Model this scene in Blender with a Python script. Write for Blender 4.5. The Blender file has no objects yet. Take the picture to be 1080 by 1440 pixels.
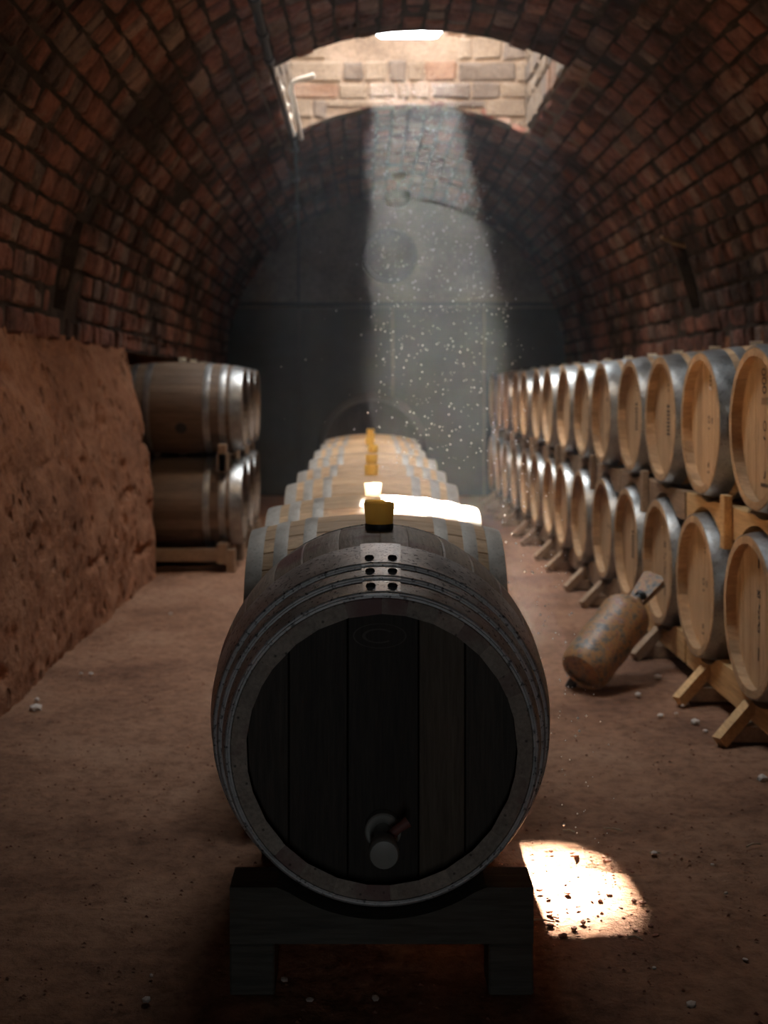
import bpy, bmesh, math, random
import numpy as np
from mathutils import Vector, Matrix, noise, Euler

rnd = random.Random(7)
sc = bpy.context.scene
col = sc.collection

# ------------------------------------------------------------------ camera
F, VX, VY, HC = 1700.0, 515.0, 545.0, 1.30      # focal length in px, vanishing point, eye height
cam_d = bpy.data.cameras.new('camera')
cam = bpy.data.objects.new('camera', cam_d); col.objects.link(cam)
cam.location = (0, 0, HC); cam.rotation_euler = (math.pi/2, 0, 0)
cam_d.sensor_fit = 'VERTICAL'; cam_d.sensor_height = 36.0; cam_d.sensor_width = 27.0
cam_d.lens = 36.0*F/1440.0
cam_d.shift_x = (540-VX)/1440.0
cam_d.shift_y = -(720-VY)/1440.0
cam_d.clip_start = 0.05
cam_d.dof.use_dof = True; cam_d.dof.focus_distance = 2.75; cam_d.dof.aperture_fstop = 3.2
sc.camera = cam

# ------------------------------------------------------------------ world, sun, exposure
w = bpy.data.worlds.new('sky'); sc.world = w; w.use_nodes = True
bg = w.node_tree.nodes['Background']
bg.inputs['Color'].default_value = (0.86, 0.93, 1.0, 1); bg.inputs['Strength'].default_value = 15.0
SUN_M = 0.64                                     # rise per metre: the sun stands beyond the far wall
sun_d = bpy.data.lights.new('sun', 'SUN'); sun_d.energy = 270.0; sun_d.angle = math.radians(1.3)
sun_d.color = (1.0, 0.90, 0.76)
sun = bpy.data.objects.new('sun', sun_d); col.objects.link(sun)
sun.rotation_euler = Vector((0.0, -1.0, -SUN_M)).to_track_quat('-Z', 'Y').to_euler()
sun.location = (0.3, 16, 9)
vs = sc.view_settings
vs.view_transform = 'Standard'; vs.look = 'None'; vs.gamma = 1.0; vs.use_curve_mapping = False
vs.exposure = 0.75
cy = sc.cycles
cy.max_bounces = 10; cy.diffuse_bounces = 6; cy.glossy_bounces = 4; cy.transmission_bounces = 4
cy.volume_bounces = 1; cy.sample_clamp_indirect = 30.0; cy.sample_clamp_direct = 0.0
cy.caustics_reflective = False; cy.caustics_refractive = False
cy.use_denoising = True; cy.denoising_input_passes = 'RGB_ALBEDO_NORMAL'
cy.use_guiding = True; cy.use_surface_guiding = True; cy.use_volume_guiding = False
cy.guiding_training_samples = 64

# shaft through the vault, open to the sky
SX0, SX1, SY0, SY1, STOP = -0.63, 1.31, 7.80, 9.80, 5.6
S2X0, S2X1, S2Y0, S2Y1 = -0.65, 0.80, 4.55, 5.80
STOP2 = 5.2        # second shaft, nearer the entrance
DX0, DX1, DZ1 = -0.10, -0.03, 1.95                        # door left ajar in the wall behind the camera
def portal(name, loc, rot, sx, sy):
    d = bpy.data.lights.new(name, 'AREA'); d.shape = 'RECTANGLE'; d.size = sx; d.size_y = sy; d.cycles.is_portal = True
    o = bpy.data.objects.new(name, d); col.objects.link(o); o.location = loc; o.rotation_euler = rot
portal('sky_portal', ((SX0+SX1)/2, (SY0+SY1)/2, STOP), (0,0,0), SX1-SX0, SY1-SY0)
portal('sky_portal', ((S2X0+S2X1)/2, (S2Y0+S2Y1)/2, STOP2), (0,0,0), S2X1-S2X0, S2Y1-S2Y0)
portal('door_portal', ((DX0+DX1)/2, -3.22, DZ1/2), (math.pi/2,0,0), DX1-DX0, DZ1)

# ------------------------------------------------------------------ helpers
def floor_at(px, py, z=0.0):
    d = (HC-z)*F/(py-VY)
    return ((px-VX)*d/F, d, z)

def mesh_of(name, verts, faces, mat=None, smooth=None):
    me = bpy.data.meshes.new(name)
    me.from_pydata([tuple(v) for v in verts], [], faces)
    if mat: me.materials.append(mat)
    if smooth is not None:
        me.polygons.foreach_set('use_smooth', [True]*len(me.polygons))
        me.set_sharp_from_angle(angle=math.radians(smooth))
    me.update()
    return me

def add(name, me, parent=None, loc=(0,0,0), rot=(0,0,0), scale=(1,1,1), mat=None):
    o = bpy.data.objects.new(name, me); col.objects.link(o)
    o.location = loc; o.rotation_euler = rot; o.scale = scale
    if parent: o.parent = parent
    return o

def empty(name, loc=(0,0,0), rot=(0,0,0)):
    o = add(name, None, None, loc, rot); o.empty_display_size = 0.05
    return o

def tag(o, label=None, cat=None, group=None, kind=None):
    if label: o['label'] = label
    if cat: o['category'] = cat
    if group: o['group'] = group
    if kind: o['kind'] = kind
    return o

class MB:
    def __init__(s): s.v=[]; s.f=[]
    def put(s, v, f):
        n=len(s.v); s.v += [tuple(p) for p in v]; s.f += [tuple(i+n for i in q) for q in f]; return s
    def box(s, c, d, rot=None, bev=0.0):
        x,y,z = d[0]/2, d[1]/2, d[2]/2
        m = Matrix.Rotation(0,3,'X') if rot is None else Euler(rot).to_matrix()
        if bev <= 0:
            P=[Vector((a*x,b*y,e*z)) for a in(-1,1) for b in(-1,1) for e in(-1,1)]
            Fs=[(0,1,3,2),(4,6,7,5),(0,4,5,1),(2,3,7,6),(0,2,6,4),(1,5,7,3)]
        else:
            bm = bmesh.new(); bmesh.ops.create_cube(bm, size=1.0)
            bmesh.ops.scale(bm, vec=d, verts=bm.verts)
            bmesh.ops.bevel(bm, geom=list(bm.edges), offset=bev, segments=1, affect='EDGES')
            bm.verts.index_update()
            P=[v.co.copy() for v in bm.verts]; Fs=[tuple(v.index for v in f.verts) for f in bm.faces]; bm.free()
        s.put([m@p+Vector(c) for p in P], Fs); return s
    def lathe(s, prof, n=24, axis='Z', close=True):
        # prof: list of (radius, height); the ends are capped
        V=[]; Fs=[]
        for r,h in prof:
            for k in range(n):
                a=2*math.pi*k/n; p=(r*math.cos(a), r*math.sin(a), h)
                V.append(p if axis=='Z' else (p[0], p[2], p[1]))
        for i in range(len(prof)-1):
            for k in range(n):
                q=(i*n+k, i*n+(k+1)%n, (i+1)*n+(k+1)%n, (i+1)*n+k)
                Fs.append(q if axis=='Z' else q[::-1])
        if close:
            b=tuple(range(n))[::-1]; t=tuple((len(prof)-1)*n+k for k in range(n))
            Fs.append(b if axis=='Z' else b[::-1]); Fs.append(t if axis=='Z' else t[::-1])
        return s.put(V,Fs)
    def tube(s, pts, r, n=10):
        V=[]; Fs=[]; pts=[Vector(p) for p in pts]
        up=None
        for i,p in enumerate(pts):
            t=(pts[min(i+1,len(pts)-1)]-pts[max(i-1,0)]).normalized()
            u = t.orthogonal().normalized() if up is None else (up-t*up.dot(t)).normalized()
            up=u; v=t.cross(u)
            rr = r[i] if isinstance(r,(list,tuple)) else r
            for k in range(n):
                a=2*math.pi*k/n; V.append(p+rr*(math.cos(a)*u+math.sin(a)*v))
        for i in range(len(pts)-1):
            for k in range(n): Fs.append((i*n+k, i*n+(k+1)%n, (i+1)*n+(k+1)%n, (i+1)*n+k))
        Fs.append(tuple(range(n))[::-1]); Fs.append(tuple((len(pts)-1)*n+k for k in range(n)))
        return s.put(V,Fs)
    def prism(s, poly, y0, y1):
        # poly in the x-z plane, extruded along y
        n=len(poly)
        V=[(x,y0,z) for x,z in poly]+[(x,y1,z) for x,z in poly]
        Fs=[tuple(range(n)), tuple(range(n,2*n))[::-1]]+[(i,i+n,(i+1)%n+n,(i+1)%n) for i in range(n)]
        return s.put(V,Fs)
    def mesh(s, name, mat=None, smooth=None): return mesh_of(name, s.v, s.f, mat, smooth)

# ------------------------------------------------------------------ materials
def new_mat(name):
    m=bpy.data.materials.new(name); m.use_nodes=True
    nt=m.node_tree; b=nt.nodes['Principled BSDF']
    return m,nt,b
def N(nt,t,**kw):
    n=nt.nodes.new(t)
    for k,v in kw.items(): setattr(n,k,v)
    return n
def ramp(nt, src, stops, interp='LINEAR'):
    r=N(nt,'ShaderNodeValToRGB'); r.color_ramp.interpolation=interp
    e=r.color_ramp.elements
    while len(e)<len(stops): e.new(0.5)
    for i,(p,c) in enumerate(stops):
        e[i].position=p; e[i].color=(c if len(c)==4 else (*c,1))
    nt.links.new(src, r.inputs[0]); return r.outputs[0]
def noise_tex(nt, vec, scale, detail=4, rough=0.55):
    n=N(nt,'ShaderNodeTexNoise'); n.inputs['Scale'].default_value=scale
    n.inputs['Detail'].default_value=detail; n.inputs['Roughness'].default_value=rough
    if vec is not None: nt.links.new(vec,n.inputs['Vector'])
    return n.outputs[0]
def mapping(nt, vec, scale, offset=None):
    m=N(nt,'ShaderNodeMapping'); m.inputs['Scale'].default_value=scale
    nt.links.new(vec,m.inputs['Vector'])
    if offset is not None: nt.links.new(offset,m.inputs['Location'])
    return m.outputs[0]
def mixc(nt, fac, a, b, mode='MIX'):
    m=N(nt,'ShaderNodeMix',data_type='RGBA',blend_type=mode)
    if isinstance(fac,(int,float)): m.inputs[0].default_value=fac
    else: nt.links.new(fac,m.inputs[0])
    for s,i in ((a,6),(b,7)):
        if isinstance(s,tuple): m.inputs[i].default_value=(*s[:3],1)
        else: nt.links.new(s,m.inputs[i])
    return m.outputs[2]
def bump(nt, b, h, strength=0.4, dist=0.01):
    n=N(nt,'ShaderNodeBump'); n.inputs['Strength'].default_value=strength; n.inputs['Distance'].default_value=dist
    nt.links.new(h,n.inputs['Height']); nt.links.new(n.outputs[0],b.inputs['Normal'])
def mathn(nt, op, a, b2=None):
    n=N(nt,'ShaderNodeMath',operation=op)
    for i,s in enumerate((a,b2)):
        if s is None: continue
        if isinstance(s,(int,float)): n.inputs[i].default_value=s
        else: nt.links.new(s,n.inputs[i])
    return n.outputs[0]

def wood(name, dark, light, grain=(14,1.2,14), rough=0.65, var=0.35, spot=0.0, spec=0.3, stain=None):
    """grain: scale along x, y, z of the piece; the small number runs with the grain"""
    m,nt,b=new_mat(name)
    tc=N(nt,'ShaderNodeTexCoord'); oi=N(nt,'ShaderNodeObjectInfo')
    off=N(nt,'ShaderNodeCombineXYZ'); k=mathn(nt,'MULTIPLY',oi.outputs['Random'],37.0)
    for i in range(3): nt.links.new(k,off.inputs[i])
    v=mapping(nt,tc.outputs['Object'],grain,off.outputs[0])
    n1=noise_tex(nt,v,1.5,6,0.65)
    c=ramp(nt,n1,[(0.30,dark),(0.70,light)])
    n2=noise_tex(nt,v,7.0,3,0.6)
    c=mixc(nt,0.35,c,ramp(nt,n2,[(0.35,tuple(x*0.55 for x in dark)),(0.65,light)]),'MIX')
    hv=N(nt,'ShaderNodeHueSaturation'); nt.links.new(c,hv.inputs['Color'])
    nt.links.new(mathn(nt,'ADD',mathn(nt,'MULTIPLY',oi.outputs['Random'],var),1.0-var*0.6),hv.inputs['Value'])
    c=hv.outputs[0]
    if stain:
        n3=noise_tex(nt,mapping(nt,tc.outputs['Object'],(3,3,3),off.outputs[0]),1.4,4)
        c=mixc(nt,ramp(nt,n3,[(0.52,(0,0,0)),(0.66,(1,1,1))]),c,stain)
    if spot:
        vo=N(nt,'ShaderNodeTexVoronoi'); vo.inputs['Scale'].default_value=42.0
        nt.links.new(mapping(nt,tc.outputs['Object'],(1,0.6,1),off.outputs[0]),vo.inputs['Vector'])
        c=mixc(nt,ramp(nt,vo.outputs['Distance'],[(0.06,(spot,)*3),(0.17,(0,0,0))]),c,(0.02,0.017,0.015))
    nt.links.new(c,b.inputs['Base Color'])
    b.inputs['Roughness'].default_value=rough; b.inputs['Specular IOR Level'].default_value=spec
    bump(nt,b,n2,0.35,0.004)
    return m

def metal(name, dark, light, metallic=0.85, rough=(0.3,0.6), scale=9.0, spots=0.0, bumpy=0.15):
    m,nt,b=new_mat(name)
    tc=N(nt,'ShaderNodeTexCoord')
    n1=noise_tex(nt,tc.outputs['Object'],scale,6,0.65)
    c=ramp(nt,n1,[(0.35,dark),(0.65,light)])
    n2=noise_tex(nt,tc.outputs['Object'],scale*9,3,0.6)
    if spots: c=mixc(nt,ramp(nt,n2,[(0.56,(0,0,0)),(0.66,(spots,)*3)]),c,(0.03,0.025,0.02))
    nt.links.new(c,b.inputs['Base Color']); b.inputs['Metallic'].default_value=metallic
    rr=N(nt,'ShaderNodeMapRange'); nt.links.new(n1,rr.inputs[0]); rr.inputs[1].default_value=0.3; rr.inputs[2].default_value=0.7
    rr.inputs[3].default_value=rough[0]; rr.inputs[4].default_value=rough[1]
    nt.links.new(rr.outputs[0],b.inputs['Roughness'])
    bump(nt,b,n2,bumpy,0.003)
    return m

def plain(name, colr, rough=0.7, metallic=0.0, scale=20.0, var=0.25):
    m,nt,b=new_mat(name)
    tc=N(nt,'ShaderNodeTexCoord'); n1=noise_tex(nt,tc.outputs['Object'],scale,4)
    c=ramp(nt,n1,[(0.3,tuple(x*(1-var) for x in colr)),(0.7,tuple(min(1,x*(1+var)) for x in colr))])
    nt.links.new(c,b.inputs['Base Color']); b.inputs['Roughness'].default_value=rough; b.inputs['Metallic'].default_value=metallic
    bump(nt,b,n1,0.2,0.004)
    return m

def brick_mat(name, per_object):
    m,nt,b=new_mat(name)
    geo=N(nt,'ShaderNodeNewGeometry')
    if per_object: r=N(nt,'ShaderNodeObjectInfo').outputs['Random']
    else:
        a=N(nt,'ShaderNodeAttribute'); a.attribute_name='tone'; r=a.outputs['Fac']
    c=ramp(nt,r,[(0.0,(0.16,0.08,0.062)),(0.25,(0.30,0.135,0.10)),(0.5,(0.26,0.14,0.112)),(0.72,(0.34,0.155,0.112)),(0.86,(0.36,0.27,0.23)),(1.0,(0.12,0.085,0.075))])
    pos=geo.outputs['Position']
    n1=noise_tex(nt,pos,16.0,6,0.7)
    c=mixc(nt,0.75,c,ramp(nt,n1,[(0.25,(0.30,0.27,0.26)),(0.5,(0.85,0.8,0.78)),(0.75,(1.35,1.3,1.25))]),'MULTIPLY')
    n2=noise_tex(nt,pos,1.1,7,0.7)     # soot
    c=mixc(nt,ramp(nt,n2,[(0.45,(0,0,0)),(0.60,(0.88,)*3)]),c,(0.035,0.03,0.028))
    n3=noise_tex(nt,mapping(nt,pos,(1,1,1)),1.7,7,0.75)     # salts
    c=mixc(nt,ramp(nt,n3,[(0.55,(0,0,0)),(0.72,(0.7,)*3)]),c,(0.44,0.36,0.31))
    nt.links.new(c,b.inputs['Base Color']); b.inputs['Roughness'].default_value=0.92; b.inputs['Specular IOR Level'].default_value=0.15
    bump(nt,b,n1,1.0,0.03)
    return m

def earth_mat(name, dark, mid, light, s=2.2, bs=0.8, pits=0.0):
    m,nt,b=new_mat(name)
    geo=N(nt,'ShaderNodeNewGeometry'); pos=geo.outputs['Position']
    n1=noise_tex(nt,pos,s,8,0.65)
    c=ramp(nt,n1,[(0.30,dark),(0.5,mid),(0.72,light)])
    n2=noise_tex(nt,pos,s*16,5,0.7)
    c=mixc(nt,0.6,c,ramp(nt,n2,[(0.28,(0.42,0.38,0.36)),(0.5,(0.95,0.95,0.95)),(0.75,(1.3,1.25,1.2))]),'MULTIPLY')
    h=n2
    if pits:
        vo=N(nt,'ShaderNodeTexVoronoi'); vo.inputs['Scale'].default_value=11.0
        nt.links.new(mapping(nt,pos,(1.0,1.0,0.55)),vo.inputs['Vector'])
        p=ramp(nt,vo.outputs['Distance'],[(0.08,(0,0,0)),(0.26,(1,1,1))])
        h=mathn(nt,'ADD',mathn(nt,'MULTIPLY',p,pits),n2)
    nt.links.new(c,b.inputs['Base Color']); b.inputs['Roughness'].default_value=0.95; b.inputs['Specular IOR Level'].default_value=0.1
    bump(nt,b,h,bs,0.02)
    return m

M={}
M['brick']=brick_mat('brick_single',True); M['bricks']=brick_mat('brick_mass',False)
M['mortar']=earth_mat('mortar',(0.035,0.028,0.024),(0.065,0.05,0.042),(0.11,0.088,0.073),6.0,0.7)
M['clay']=earth_mat('clay_wall',(0.22,0.098,0.055),(0.34,0.155,0.085),(0.42,0.225,0.135),1.6,1.0,2.6)
M['dirt']=earth_mat('dirt_floor',(0.13,0.066,0.042),(0.25,0.132,0.080),(0.33,0.19,0.12),1.3,0.8)
M['plaster']=earth_mat('far_plaster',(0.10,0.085,0.07),(0.155,0.13,0.108),(0.20,0.17,0.14),1.5,0.5)
M['stone']=earth_mat('shaft_stone',(0.122,0.095,0.071),(0.184,0.146,0.112),(0.258,0.214,0.170),2.6,0.9)
M['stone_red']=earth_mat('shaft_red_stone',(0.163,0.099,0.068),(0.211,0.136,0.099),(0.245,0.184,0.143),3.0,0.9)
M['stone_dark']=earth_mat('shaft_grey_stone',(0.088,0.071,0.061),(0.136,0.112,0.095),(0.197,0.163,0.136),3.0,0.9)
M['render']=earth_mat('shaft_mortar',(0.15,0.115,0.088),(0.23,0.18,0.14),(0.31,0.25,0.20),3.0,0.9)
M['oak']=wood('pale_oak',(0.40,0.24,0.125),(0.60,0.40,0.23),(16,1.2,16),0.6,0.35)
M['oak_head']=wood('oak_head',(0.44,0.27,0.14),(0.64,0.44,0.26),(22,5,1.3),0.6,0.30)
M['oak_row']=wood('row_oak',(0.36,0.21,0.105),(0.54,0.35,0.19),(16,1.2,16),0.6,0.30)
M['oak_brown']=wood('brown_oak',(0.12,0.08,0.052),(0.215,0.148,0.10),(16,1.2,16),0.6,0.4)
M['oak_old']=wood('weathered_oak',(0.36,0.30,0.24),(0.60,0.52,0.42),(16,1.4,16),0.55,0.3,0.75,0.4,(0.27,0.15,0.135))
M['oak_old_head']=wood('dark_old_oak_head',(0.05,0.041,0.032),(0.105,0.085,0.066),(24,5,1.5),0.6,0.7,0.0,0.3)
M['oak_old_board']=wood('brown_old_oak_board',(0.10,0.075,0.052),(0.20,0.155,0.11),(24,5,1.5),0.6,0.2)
M['brand']=plain('faint_brand',(0.10,0.085,0.07),0.7)
M['oak_dark']=wood('near_black_oak',(0.018,0.016,0.015),(0.04,0.034,0.03),(16,1.4,16),0.85,0.35,0.0,0.1)
M['cradle']=wood('grey_cradle_timber',(0.08,0.073,0.06),(0.165,0.15,0.122),(1.2,12,14),0.8,0.25)
M['pine']=wood('pine_beam',(0.52,0.29,0.12),(0.74,0.47,0.22),(14,1.0,14),0.6,0.15)
M['rackwood']=wood('rack_timber',(0.24,0.15,0.09),(0.40,0.27,0.17),(14,1.0,14),0.7,0.3)
M['galv']=metal('galvanised_hoop',(0.25,0.25,0.24),(0.43,0.43,0.415),0.85,(0.30,0.52),10.0,0.35)
M['galv_row']=metal('dull_hoop',(0.23,0.20,0.165),(0.36,0.32,0.27),0.4,(0.5,0.7),14.0,0.3)
M['steel_old']=metal('old_hoop_steel',(0.44,0.43,0.41),(0.76,0.74,0.71),0.5,(0.4,0.62),11.0,0.8,0.35)
M['steel_black']=metal('near_black_hoop',(0.03,0.03,0.03),(0.06,0.06,0.06),0.2,(0.75,0.9))
M['lap']=metal('bright_lap_steel',(0.55,0.53,0.51),(0.85,0.83,0.80),0.6,(0.35,0.5),16.0,0.7,0.3)
M['rivet']=metal('black_rivet',(0.03,0.03,0.03),(0.06,0.06,0.06),0.5,(0.4,0.6))
M['ink']=plain('stencil_ink',(0.07,0.05,0.04),0.8)
M['chalk']=plain('chalk_mark',(0.75,0.70,0.62),0.9)
M['darkpaint']=plain('dark_green_panel',(0.028,0.038,0.038),0.6,0,6.0,0.2)
M['black']=plain('black_pipe',(0.025,0.027,0.03),0.45)
M['whitepvc']=plain('white_pipe',(0.80,0.78,0.72),0.5,0,20,0.08)
M['lampglass']=plain('frosted_lamp_glass',(0.65,0.65,0.62),0.4,0,20,0.05)
M['tap']=plain('tap_plastic',(0.40,0.39,0.34),0.35,0,15,0.12)
M['tap_handle']=plain('tap_handle_red',(0.25,0.10,0.08),0.6)
M['pebble']=plain('pale_pebble',(0.55,0.47,0.40),0.8); M['crumb']=plain('red_crumb',(0.24,0.11,0.07),0.9)
M['straw']=plain('straw',(0.42,0.33,0.22),0.8); M['dust']=plain('dust',(0.85,0.82,0.78),0.9,0,5,0.05)
def bung_mat(name, c, tr):
    m,nt,b=new_mat(name); b.inputs['Base Color'].default_value=(*c,1); b.inputs['Roughness'].default_value=0.4
    t=N(nt,'ShaderNodeBsdfTranslucent'); t.inputs['Color'].default_value=(*tr,1)
    mx=N(nt,'ShaderNodeMixShader'); mx.inputs[0].default_value=0.88
    nt.links.new(b.outputs[0],mx.inputs[1]); nt.links.new(t.outputs[0],mx.inputs[2])
    nt.links.new(mx.outputs[0],nt.nodes['Material Output'].inputs['Surface']); return m
M['amber']=bung_mat('amber_silicone',(0.9,0.55,0.18),(1.0,0.76,0.32))
M['silicone']=bung_mat('white_silicone',(0.78,0.74,0.66),(0.8,0.74,0.62))
def patina():
    m,nt,b=new_mat('rusty_paint'); tc=N(nt,'ShaderNodeTexCoord'); v=tc.outputs['Object']
    n1=noise_tex(nt,v,24,7,0.75); n2=noise_tex(nt,v,36,5,0.75)
    c=ramp(nt,n1,[(0.34,(0.035,0.032,0.028)),(0.43,(0.16,0.145,0.12)),(0.48,(0.27,0.14,0.06)),(0.53,(0.38,0.21,0.075)),(0.58,(0.24,0.085,0.05)),(0.68,(0.30,0.25,0.21))])
    c=mixc(nt,ramp(nt,n2,[(0.55,(0,0,0)),(0.62,(0.8,)*3)]),c,(0.055,0.05,0.045))
    nt.links.new(c,b.inputs['Base Color']); b.inputs['Roughness'].default_value=0.45
    bump(nt,b,n2,0.4,0.004); return m
M['patina']=patina()

# ------------------------------------------------------------------ the vaulted cellar
CX, R, ZS = 0.36, 2.05, 1.55           # vault axis, radius, springing height
YB, YF = -3.0, 14.6                    # wall behind the camera, far wall
SLOTS=[(math.radians(161),math.radians(175),6.50,6.74),(math.radians(9),math.radians(23),8.62,8.86)]   # pockets left by missing bricks
T0, T1 = math.acos((SX1-CX)/R), math.acos((SX0-CX)/R)
U0, U1 = math.acos((S2X1-CX)/R), math.acos((S2X0-CX)/R)
def vp(th, y, dr=0.0): return ((CX+(R-dr)*math.cos(th)), y, ZS+(R-dr)*math.sin(th))
def in_open(th,y,m=0.0):
    return (T0-m < th < T1+m and SY0-m*2 < y < SY1+m*2) or (U0 < th < U1 and S2Y0 < y < S2Y1)

def build_vault():
    ths=sorted(set([math.pi*i/60 for i in range(61)]+[T0,T1,U0,U1]+[s for q in SLOTS for s in q[:2]]))
    ys=sorted(set([YB+i*0.4 for i in range(45) if YB+i*0.4<YF]+[YF,SY0,SY1,S2Y0,S2Y1]+[s for q in SLOTS for s in q[2:]]))
    V=[vp(t,y) for y in ys for t in ths]; n=len(ths); Fs=[]
    for i in range(len(ys)-1):
        for j in range(n-1):
            yc=(ys[i]+ys[i+1])/2; tcn=(ths[j]+ths[j+1])/2
            if in_open(tcn,yc): continue
            if any(q[0]<tcn<q[1] and q[2]<yc<q[3] for q in SLOTS): continue
            Fs.append((i*n+j,i*n+j+1,(i+1)*n+j+1,(i+1)*n+j))
    mb=MB().put(V,Fs)
    for a,b_,y0,y1 in SLOTS:
        P=[vp(a,y0),vp(b_,y0),vp(b_,y1),vp(a,y1)]+[vp(a,y0,-.28),vp(b_,y0,-.28),vp(b_,y1,-.28),vp(a,y1,-.28)]
        mb.put(P,[(0,1,5,4),(1,2,6,5),(2,3,7,6),(3,0,4,7),(4,5,6,7)])
    return tag(add('ceiling',mb.mesh('ceiling',M['mortar'])),'round brick barrel vault with crumbling joints over the cellar','vault',None,'structure')
vault=build_vault()

# bricks of the vault
LC, LA = 0.138, 0.185                  # course height round the arch, brick length along the cellar
def brick_geo(rr):
    a,b_,h=LC/2-0.009, LA/2-0.009, 0.016
    j=lambda s: rr.uniform(-s,s)
    V=[]
    for sx,sy in((-1,-1),(1,-1),(1,1),(-1,1)): V.append((sx*a,sy*b_,-0.03))
    for sx,sy in((-1,-1),(1,-1),(1,1),(-1,1)): V.append((sx*(a-.002)+j(.007),sy*(b_-.002)+j(.007),h-0.011+j(.005)))
    for sx,sy in((-1,-1),(1,-1),(1,1),(-1,1)): V.append((sx*(a-.017)+j(.007),sy*(b_-.018)+j(.008),h+j(.006)))
    V.append((j(.02),j(.04),h+0.004+j(.004)))
    Fs=[(0,1,5,4),(1,2,6,5),(2,3,7,6),(3,0,4,7),(4,5,9,8),(5,6,10,9),(6,7,11,10),(7,4,8,11),(8,9,12),(9,10,12),(10,11,12),(11,8,12)]
    return V,Fs
rb=random.Random(11)
BG=[brick_geo(rb) for _ in range(10)]
BM=[mesh_of('brick',v,f,M['brick']) for v,f in BG]
specs=[]
nc=int(math.pi*R/LC)
for jx in range(nc):
    t0=math.pi*jx/nc; t1=math.pi*(jx+1)/nc
    y=4.3-rb.uniform(0,LA)
    while y<YF-0.05:
        ln=LA*rb.choice((0.7,0.85,1.0,1.15,1.35,0.55))*rb.uniform(.92,1.08)
        a,b_,ya,yb=t0,t1,y,min(y+ln,YF); y+=ln
        tm,ym=(a+b_)/2,(ya+yb)/2
        if in_open(tm,ym): continue
        jt=rb.uniform(-.006,.018)
        if T0<tm<T1:
            if ya<SY0<yb: yb=SY0+jt
            elif ya<SY1<yb: ya=SY1-jt
        elif SY0<ym<SY1:
            if a<T0<b_: b_=T0+jt/3
            elif a<T1<b_: a=T1-jt/3
        if any(q[0]-.01<tm<q[1]+.01 and yb>q[2]+.02 and ya<q[3]-.02 for q in SLOTS):
            continue
        if rb.random()<0.012: continue
        if yb-ya<.06 or b_-a<.02: continue
        specs.append((a,b_,ya,yb,rb.uniform(-.010,.013)-(0.014 if rb.random()<.08 else 0),rb.uniform(-.07,.07),rb.uniform(-.07,.07),rb.uniform(-.05,.05),rb.randrange(10),rb.random()))
def brick_matrix(s):
    a,b_,ya,yb,dz,rx,ry,rz,g,tone=s
    t=(a+b_)/2; p=Vector(vp(t,(ya+yb)/2,dz))
    nrm=Vector((-math.cos(t),0,-math.sin(t))); tan=Vector((-math.sin(t),0,math.cos(t))); yy=Vector((0,1,0))
    bx=yy.cross(nrm)
    m=Matrix((bx,yy,nrm)).transposed().to_4x4()
    S=Matrix.Diagonal(((b_-a)*R/LC,(yb-ya)/LA,1,1))
    return Matrix.Translation(p)@m@Euler((rx,ry,rz)).to_matrix().to_4x4()@S
def shown(s):
    t=(s[0]+s[1])/2; y=(s[2]+s[3])/2; x,_,z=vp(t,y)
    px,py=VX+F*x/y, VY+F*(HC-z)/y
    if not(-10<px<1090 and -10<py<1450) or py>500: return 0
    v=Vector((0,0,HC))-Vector((x,y,z)); nn=Vector((-math.cos(t),0,-math.sin(t)))
    return (s[1]-s[0])*R*(s[3]-s[2])*abs(v.normalized().dot(nn))/v.length_squared
order=sorted(range(len(specs)),key=lambda i:-shown(specs[i]))
big=set(order[:300])
V=[];Fs=[];tones=[]
for i,s in enumerate(specs):
    m=brick_matrix(s)
    if i in big:
        o=bpy.data.objects.new('brick',BM[s[8]]); col.objects.link(o); o.parent=vault; o.matrix_world=m
    else:
        n=len(V); gv,gf=BG[s[8]]
        V+=[m@Vector(p) for p in gv]; Fs+=[tuple(k+n for k in f) for f in gf]; tones+=[s[9]]*len(gv)
me=mesh_of('brickwork',V,Fs,M['bricks'])
at=me.attributes.new('tone','FLOAT','POINT'); at.data.foreach_set('value',tones)
tag(add('brickwork',me,vault),None,None,None,'stuff')

def fbm(p,o=5,h=0.9,l=2.1): return noise.fractal(p,h,l,o)
# floor
def build_floor():
    xs=np.arange(-2.1,2.56,0.035); ys=np.concatenate([np.arange(YB,1.8,0.25),np.arange(1.8,5.6,0.028),np.arange(5.6,YF+0.1,0.09)])
    V=[];Fs=[];nx=len(xs)
    for y in ys:
        for x in xs:
            z=0.010*fbm(Vector((x*1.3,y*1.3,0.3)),4)+0.006*fbm(Vector((x*7,y*9,2.0)),4)-0.006
            if 1.8<y<5.6: z+=0.004*noise.noise(Vector((x*30,y*34,1)))
            # trodden ridge and shallow crack running across beside the front barrel
            cy_=3.29+0.035*noise.noise(Vector((x*3.2,0,5)))
            if x>0.5: z-=0.016*math.exp(-((y-cy_)/0.02)**2)
            if x<-0.3: z+=0.012*math.exp(-((y-2.98-0.05*noise.noise(Vector((x*3,0,9))))/0.04)**2)*max(0,1-abs(x+0.75)*1.2)
            V.append((x,y,z))
    for i in range(len(ys)-1):
        for j in range(nx-1): Fs.append((i*nx+j,i*nx+j+1,(i+1)*nx+j+1,(i+1)*nx+j))
    return tag(add('floor',mesh_of('floor',V,Fs,M['dirt'],60)),'uneven reddish dirt floor of the cellar','floor',None,'structure')
floor=build_floor()

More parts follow.
